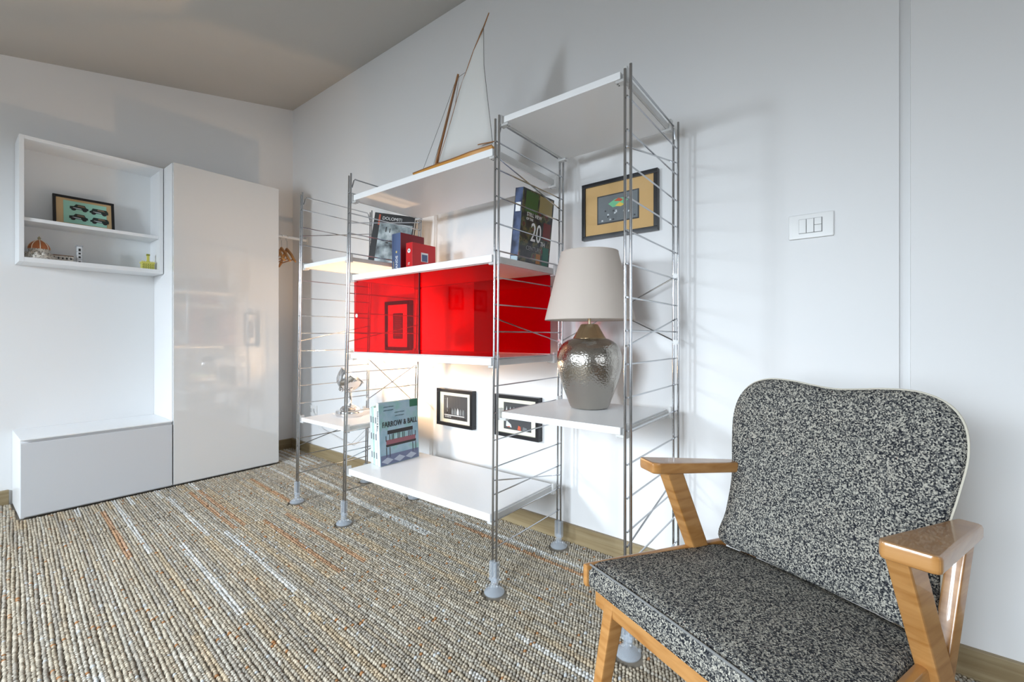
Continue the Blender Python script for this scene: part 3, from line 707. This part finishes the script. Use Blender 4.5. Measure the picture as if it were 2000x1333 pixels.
on(.155, .115, flat('cover_maroon', (.16, .02, .02), .3), 'cover_picture', .055, .070); on(.12, .012, flat('cover_amber', (.42, .16, .03), .3), 'cover_picture', .030, .040, 0); on(.165, .010, flat('cover_teal', (.02, .13, .09), .3), 'cover_picture', .045, .075)
on(.02, .205, flat('cover_leaf', (.05, .12, .03), .3), 'cover_picture', .085, .080); on(.115, .215, flat('cover_straw', (.36, .28, .12), .3), 'cover_picture', .095, .070)
onsp(.008, .200, wht, .024, .035); onsp(.004, .005, flat('pale_blue', (.4, .5, .55), .4), .032, .022)
# decorating books on the lowest shelf
zS = .2675; GS2 = 'decorating books on the bottom shelf'
pal = cover_noise('verdigris_cover', [(.35, (.20, .33, .40)), (.5, (.27, .38, .46)), (.62, (.20, .38, .36)), (.75, (.40, .50, .58))], 12, 4, 1.)
tl = math.radians(-3); upv = V((0, -math.sin(tl), math.cos(tl))); nb = V((0, math.cos(tl), math.sin(tl)))
t, p, xd, nd, up, on, onsp = book('decorating_book', (1.283, 1.770, zS+.0015), Xp, nb, .236, .300, .024, pal, 'blue green decorating book with a bench on its cover, in front of the others', GS2, flat('white_spine', (.80, .81, .80), .4), upv)
text('FARROW & BALL', .038, p+xd*.122-nd*.0012+up*.192, xd, up, inkblack, t, sx=.74, ext=.0009)
for r in range(4): text('paint and paper' if r % 2 else 'colours of home', .009, p+xd*(.055 if r < 2 else .12)-nd*.001+up*(.278-.016*r), xd, up, flat('slate_print', (.08, .14, .16), .5), t)
pk = flat('seat_rose', (.25, .09, .11), .6)
on(.045, .145, inkblack, 'bench_picture', .155, .018); on(.037, .096, pk, 'bench_picture', .178, .022); on(.035, .085, inkblack, 'bench_picture', .183, .012)
on(.0035, .002, flat('floor_slate', (.13, .15, .24), .6), 'tile_floor_picture', .229, .046)
for a in (.035, .055, .195, .214): on(a, .035, inkblack, 'bench_picture', .004, .048)
for a in (.055, .070, .078, .105, .114, .134, .143, .170, .180, .192): on(a, .116, inkblack, 'bench_picture', .004, .028)
for a in (.034, .214): on(a, .112, inkblack, 'bench_picture', .004, .026)
for i in range(3): 
    m = MB(); m.prism([p+xd*a-nd*.0006+up*c for a, c in ((.005+i*.072, .020), (.04+i*.072, .004), (.075+i*.072, .020), (.04+i*.072, .036))], -nd*.0006); m.build('tile_picture', flat('tile_pale', (.38, .42, .50), .6), t)
on(.185, .262, flat('emblem_green', (.02, .12, .07), .4), 'label', .050, .037)
text('FARROW & BALL', .013, p+xd*-.0012+nd*.012+up*.215, (0, 0, -1), (0, -1, 0), inkblack, t)
specs = [(1.797, .022, .275, pal, (.80, .82, .81), 'slim white spined book directly behind the bench cover book'),
         (1.822, .020, .280, pal, (.42, .58, .52), 'book with mottled green spine, second behind the bench cover book'),
         (1.845, .020, .272, pal, (.74, .78, .80), 'pale book at the far left of the bottom shelf row')]
for i, (y, th_, h_, cv, c, lb) in enumerate(specs):
    t, p, xd, nd, up, on, onsp = book('decorating_book', (1.290+.004*i, y+.001, zS+.0012), Xp, nb, .22, h_, th_, flat('book_cloth', c, .6), lb, GS2, flat('book_spine', c, .5), upv)
    for z in (.03, .12, .20): onsp(th_*.3, z, inkmid, th_*.35, .03)

# ------------------------------------------------------------------ sailing boat model on the top shelf of the middle bay
bxx = 1.300; zd_ = 1.5455
t = thing('sailboat_model', (bxx, 1.3, zd_), 'model sailing boat with orange wooden hull and tall white sail, on the upper shelf', 'model boat')
m = MB(); sec = []
for i in range(15):
    f = i/14; y = 1.555-f*.475
    wdt = .034*(math.sin(min(1, (f+.02)*1.7)*PI/2))*(1 if f < .8 else 1-.45*((f-.8)/.2)); wdt = max(wdt, .0015)
    dk = .060+.018*(abs(f-.55)**1.6)*2; kl = .012*max(0, 1-f*6)+.0
    sec.append([(bxx-wdt, y, zd_+dk), (bxx-wdt*.85, y, zd_+kl+(dk-kl)*.45), (bxx-wdt*.35, y, zd_+kl+.006), (bxx, y, zd_+kl), (bxx+wdt*.35, y, zd_+kl+.006), (bxx+wdt*.85, y, zd_+kl+(dk-kl)*.45), (bxx+wdt, y, zd_+dk), (bxx, y, zd_+dk-.004)])
rings = [[m.bm.verts.new(q) for q in s_] for s_ in sec]
for a, b in zip(rings, rings[1:]):
    for k in range(8): m.bm.faces.new((a[k], a[(k+1) % 8], b[(k+1) % 8], b[k]))
m.bm.faces.new(rings[0]); m.bm.faces.new(rings[-1][::-1])
hull = m.build('hull', 'orange_wood', t)
g = MB()
for s_ in (0, 6): g.tube([V(q[s_]) for q in sec], .0022, 6)
g.build('gunwale', 'mast', hull)
MB().tube([(bxx, 1.418, zd_+.05), (bxx, 1.275, 1.962)], [.0062, .0045], 10).build('mast', 'mast', t)
yard = [(bxx+.006, 1.402, 1.622), (bxx+.006, 1.340, 1.745), (bxx+.006, 1.270, 1.900), (bxx+.006, 1.195, 2.030), (bxx+.006, 1.141, 2.104), (bxx+.006, 1.115, 2.146)]
MB().tube(yard, [.0035, .0032, .003, .0028, .0026, .002], 8).build('yard', 'mast', t)
m = MB(); left = [(1.396, 1.632), (1.360, 1.705), (1.317, 1.79), (1.270, 1.895), (1.225, 1.985), (1.180, 2.058), (1.143, 2.105)]
right = [(1.095, 1.632), (1.104, 1.705), (1.117, 1.79), (1.128, 1.87), (1.139, 1.95), (1.140, 2.03), (1.140, 2.106)]
G = []
for (ya, za), (yb, zb) in zip(left, right):
    G.append([m.bm.verts.new((bxx+.004+.022*math.sin(f*PI)*(1-(za-1.63)/.6), ya+(yb-ya)*f, za+(zb-za)*f)) for f in (0, .2, .4, .6, .8, 1)])
for a, b in zip(G, G[1:]):
    for k in range(5): m.bm.faces.new((a[k], a[k+1], b[k+1], b[k]))
sl = m.build('sail', 'sail', t); so = sl.modifiers.new('t', 'SOLIDIFY'); so.thickness = .0009
MB().tube([(bxx+.004, y, z) for y, z in right], .0011, 6).build('leech_rope', 'rope', sl)
r = MB()
r.tube([(bxx, 1.277, 1.960), (bxx, 1.35, 1.84), (bxx, 1.495, 1.612)], .0009, 6); r.tube([(bxx-.0, 1.277, 1.955), (bxx-.012, 1.30, 1.85), (bxx-.025, 1.395, 1.612)], .0009, 6)
r.tube([(bxx, 1.274, 1.950), (bxx+.004, 1.24, 1.958)], .0009, 6); r.tube([(bxx, 1.27, 1.95), (bxx+.02, 1.36, 1.612)], .0009, 6)
r.build('rigging', 'rope', t)
MB().tube([(bxx-.002, 1.165, 1.644), (bxx-.002, 1.078, 1.634)], .0022, 8).build('tiller', 'mast', t)
MB().box(bxx-.006, bxx+.006, 1.408, 1.428, zd_+.055, zd_+.066, .001).build('mast_step', 'mast', t)

# ------------------------------------------------------------------ armchair
O2 = V((1.064, .088, 0)); EL = V((-.42, -.907, 0)).normalized(); EF = V((-.907, .42, 0)).normalized()
def C(a, b, z): return O2+EL*a+EF*b+V((0, 0, z))
t = AC = thing('armchair', C(0, .1, 0), 'mid-century armchair with honey wood frame and grey tweed upholstery', 'chair')
# seat cushion
def szt(b): return .385+.025*(b+.03)/.375     # slope of the seat top
m = MB()
NA, NB = 16, 14
def shw(b): return .197+.036*(b+.03)/.375
def cushion():
    rings = []
    # cross sections from back to front
    secs = [(-.035, .010, .0), (-.03, .004, .0)]+[(b, 0, 0) for b in (0, .08, .16, .24, .30)]+[(.325, .001, 0), (.338, .005, 0), (.346, .013, 0)]
    for b, drop, _ in secs:
        w_ = shw(b)-drop*.2; zt = szt(b)-drop; zb = szt(b)-.055+(.0 if b < .3 else .006)
        r = .010
        prof_ = []
        xs = [-1, -.97, -.6, -.3, 0, .3, .6, .97, 1]
        top = [(a*w_, zt-(r if abs(a) == 1 else (.0015 if abs(a) > .9 else 0))+.006*(1-a*a)) for a in xs]
        rings.append([C(a, b, z) for a, z in top]+[C(w_, b, (zt+zb)/2), C(w_, b, zb), C(0, b, zb), C(-w_, b, zb), C(-w_, b, (zt+zb)/2)])
    # front face going down then back under
    for b, z0_, z1_ in ((.350, .020, .372), (.350, .035, .362), (.318, .05, .346)):
        w_ = shw(.345)-.004
        zt = z1_ if z0_ > .03 else .392
        xs = [-1, -.97, -.6, -.3, 0, .3, .6, .97, 1]
        rings.append([C(a*w_, b-(.002 if abs(a) == 1 else 0), zt) for a in xs]+[C(w_, b-.01, min(zt, .36)), C(w_, b-.02, .346), C(0, b-.02, .345), C(-w_, b-.02, .346), C(-w_, b-.01, min(zt, .36))])
    vr = [[m.bm.verts.new(p) for p in r] for r in rings]; n = len(vr[0])
    for a, b in zip(vr, vr[1:]):
        for k in range(n): m.bm.faces.new((a[k], a[(k+1) % n], b[(k+1) % n], b[k]))
    m.bm.faces.new(vr[0][::-1]); m.bm.faces.new(vr[-1])
cushion(); cu = m.build('seat_cushion', 'tweed', AC, auto=False)
MB().tube([C(-.229, .344, .4035), C(-.12, .3455, .4085), (C(0, .3455, .4095)), C(.12, .3455, .4085), C(.229, .344, .4035)], .0022, 8).build('front_seam', flat('pale_seam', (.19, .19, .185), .9), cu)
# backrest
def cat(pts, n=6):  # closed Catmull-Rom
    out = []; L_ = len(pts)
    for i in range(L_):
        p0, p1, p2, p3 = [V((*pts[(i+j) % L_], 0)) for j in (-1, 0, 1, 2)]
        for s_ in range(n):
            u = s_/n; out.append(((2*p1)+(p2-p0)*u+(2*p0-5*p1+4*p2-p3)*u*u+(3*p1-p0-3*p2+p3)*u**3)*.5)
    return [(q.x, q.y) for q in out]
half = [(.204, .390), (.199, .46), (.197, .54), (.209, .62), (.2165, .685), (.209, .735), (.185, .768), (.146, .784), (.095, .785), (.045, .779)]
outl = cat([(a, z) for a, z in half]+[(0, .775)]+[(-a, z) for a, z in half[::-1]]+[(-.10, .386), (0, .385), (.10, .386)], 5)
outl = [(a+.005, z) for a, z in outl]
def bb_(z, a): return -.030-(z-.385)*.235-.00-.028*0+(.12*a*a)    # recline and slight hollow
m = MB(); cc = (.005, .585)
ringdefs = [(.0, .014, 1), (.35, .014, 1), (.65, .0135, 1), (.85, .012, 1), (.95, .008, 1), (.988, .002, 1), (1.0, -.006, 1), (1.0, -.016, 1), (.985, -.021, 0), (.9, -.024, 0), (.5, -.024, 0), (.0, -.024, 0)]
prev = None; c0v = None
for s_, off, _ in ringdefs:
    if s_ == 0:
        v = m.bm.verts.new(C(cc[0], bb_(cc[1], 0)+off, cc[1])); cur = [v]
    else:
        cur = []
        for a, z in outl:
            if s_ >= .85:
                # inset by distance rather than scale
                k = s_
            aa = cc[0]+(a-cc[0])*s_; zz = cc[1]+(z-cc[1])*s_
            cur.append(m.bm.verts.new(C(aa, bb_(zz, aa)+off, zz)))
    if prev:
        if len(prev) == 1:
            for k in range(len(cur)): m.bm.faces.new((prev[0], cur[k], cur[(k+1) % len(cur)]))
        elif len(cur) == 1:
            for k in range(len(prev)): m.bm.faces.new((prev[k], prev[(k+1) % len(prev)], cur[0]))
        else:
            for k in range(len(cur)): m.bm.faces.new((prev[k], prev[(k+1) % len(prev)], cur[(k+1) % len(cur)], cur[k]))
    prev = cur
bk = m.build('backrest', 'tweed', AC, auto=False)
pipe = [C(a*1.0, bb_(z, a)-.010, z) for a, z in outl]
m = MB(); m.tube(pipe+[pipe[0]], .0026, 6, False); m.build('piping', flat('cream_piping', (.62, .58, .48), .6), bk)
m = MB(); vs = [m.bm.verts.new(C(a*.985, bb_(z, a)-.0245, z*.99+.006)) for a, z in outl]; ws = [m.bm.verts.new(C(a*.985, bb_(z, a)-.031, z*.99+.006)) for a, z in outl]
for k in range(len(vs)): m.bm.faces.new((vs[k], vs[(k+1) % len(vs)], ws[(k+1) % len(vs)], ws[k]))
m.bm.faces.new(vs); m.bm.faces.new(ws); m.build('back_panel', flat('cream_back_vinyl', (.66, .62, .54), .5), bk)
# wooden frame
a0 = .0
for s_ in (-1, 1):
    # side rail
    lo = C(s_*.252, .352, .392); 
    def sr(b, z, a): return C(s_*a, b, z)
    rl = [sr(.350, .400, .234), sr(.350, .400, .250), sr(-.06, .383, .218), sr(-.06, .383, .201)]
    m = MB(); m.hexa([p-V((0, 0, .048)) for p in (rl[0], rl[1], rl[2], rl[3])]+rl, .006); m.build('side_rail', 'chairwood', AC)
    cx = .018
    # slanting arm support that runs on down as the rear leg
    pt, pb_ = C(s_*.214+cx*.5, .136, .587), C(s_*.226, -.150, .003)
    m = MB(); m.bar(pt, pb_, .030, .046, EL, .005); m.build('rear_leg', 'chairwood', AC)
    # back stile
    sa_ = .212 if s_ > 0 else .162
    ob_ = 0 if s_ > 0 else -.052
    m = MB(); m.bar(C(s_*sa_+cx*.4, -.092+ob_, .555), C(s_*sa_+cx*.2, -.020+ob_, .340), .024, .034, EL, .004); m.build('back_stile', 'chairwood', AC)
    # front leg
    m = MB(); p, q = C(s_*.187, .308, .352), C(s_*.195, .378, .003)
    A, B = EL, EF
    m.hexa([q-A*.010-B*.011, q+A*.010-B*.011, q+A*.010+B*.011, q-A*.010+B*.011, p-A*.014-B*.020, p+A*.014-B*.020, p+A*.014+B*.020, p-A*.014+B*.020], .004)
    m.build('front_leg', 'chairwood', AC)
    # armrest
    pts = [(.208, .205, .612), (.262, .190, .610), (.266, .182, .609), (.222, -.110, .576), (.188, -.108, .576), (.200, .190, .611)]
    tp = [C(s_*a+cx, b, z) for a, b, z in pts]
    m = MB(); m.prism(tp, (0, 0, -.026), .006); m.build('armrest', 'chairwood', AC)
m = MB(); m.bar(C(-.232, .318, .328), C(.232, .318, .328), .024, .032, EF, .004); m.build('front_rail', 'chairwood', AC)
m = MB(); m.bar(C(-.20, -.045, .345), C(.20, -.045, .345), .022, .045, EF, .004); m.build('back_rail', 'chairwood', AC)
# slung side boards below the seat rails
for s_ in (-1, 1):
    m = MB(); m.bar(C(s_*.225, .30, .335), C(s_*.212, .0, .318), .018, .050, EL, .004); m.build('lower_side_rail', 'chairwood', AC)
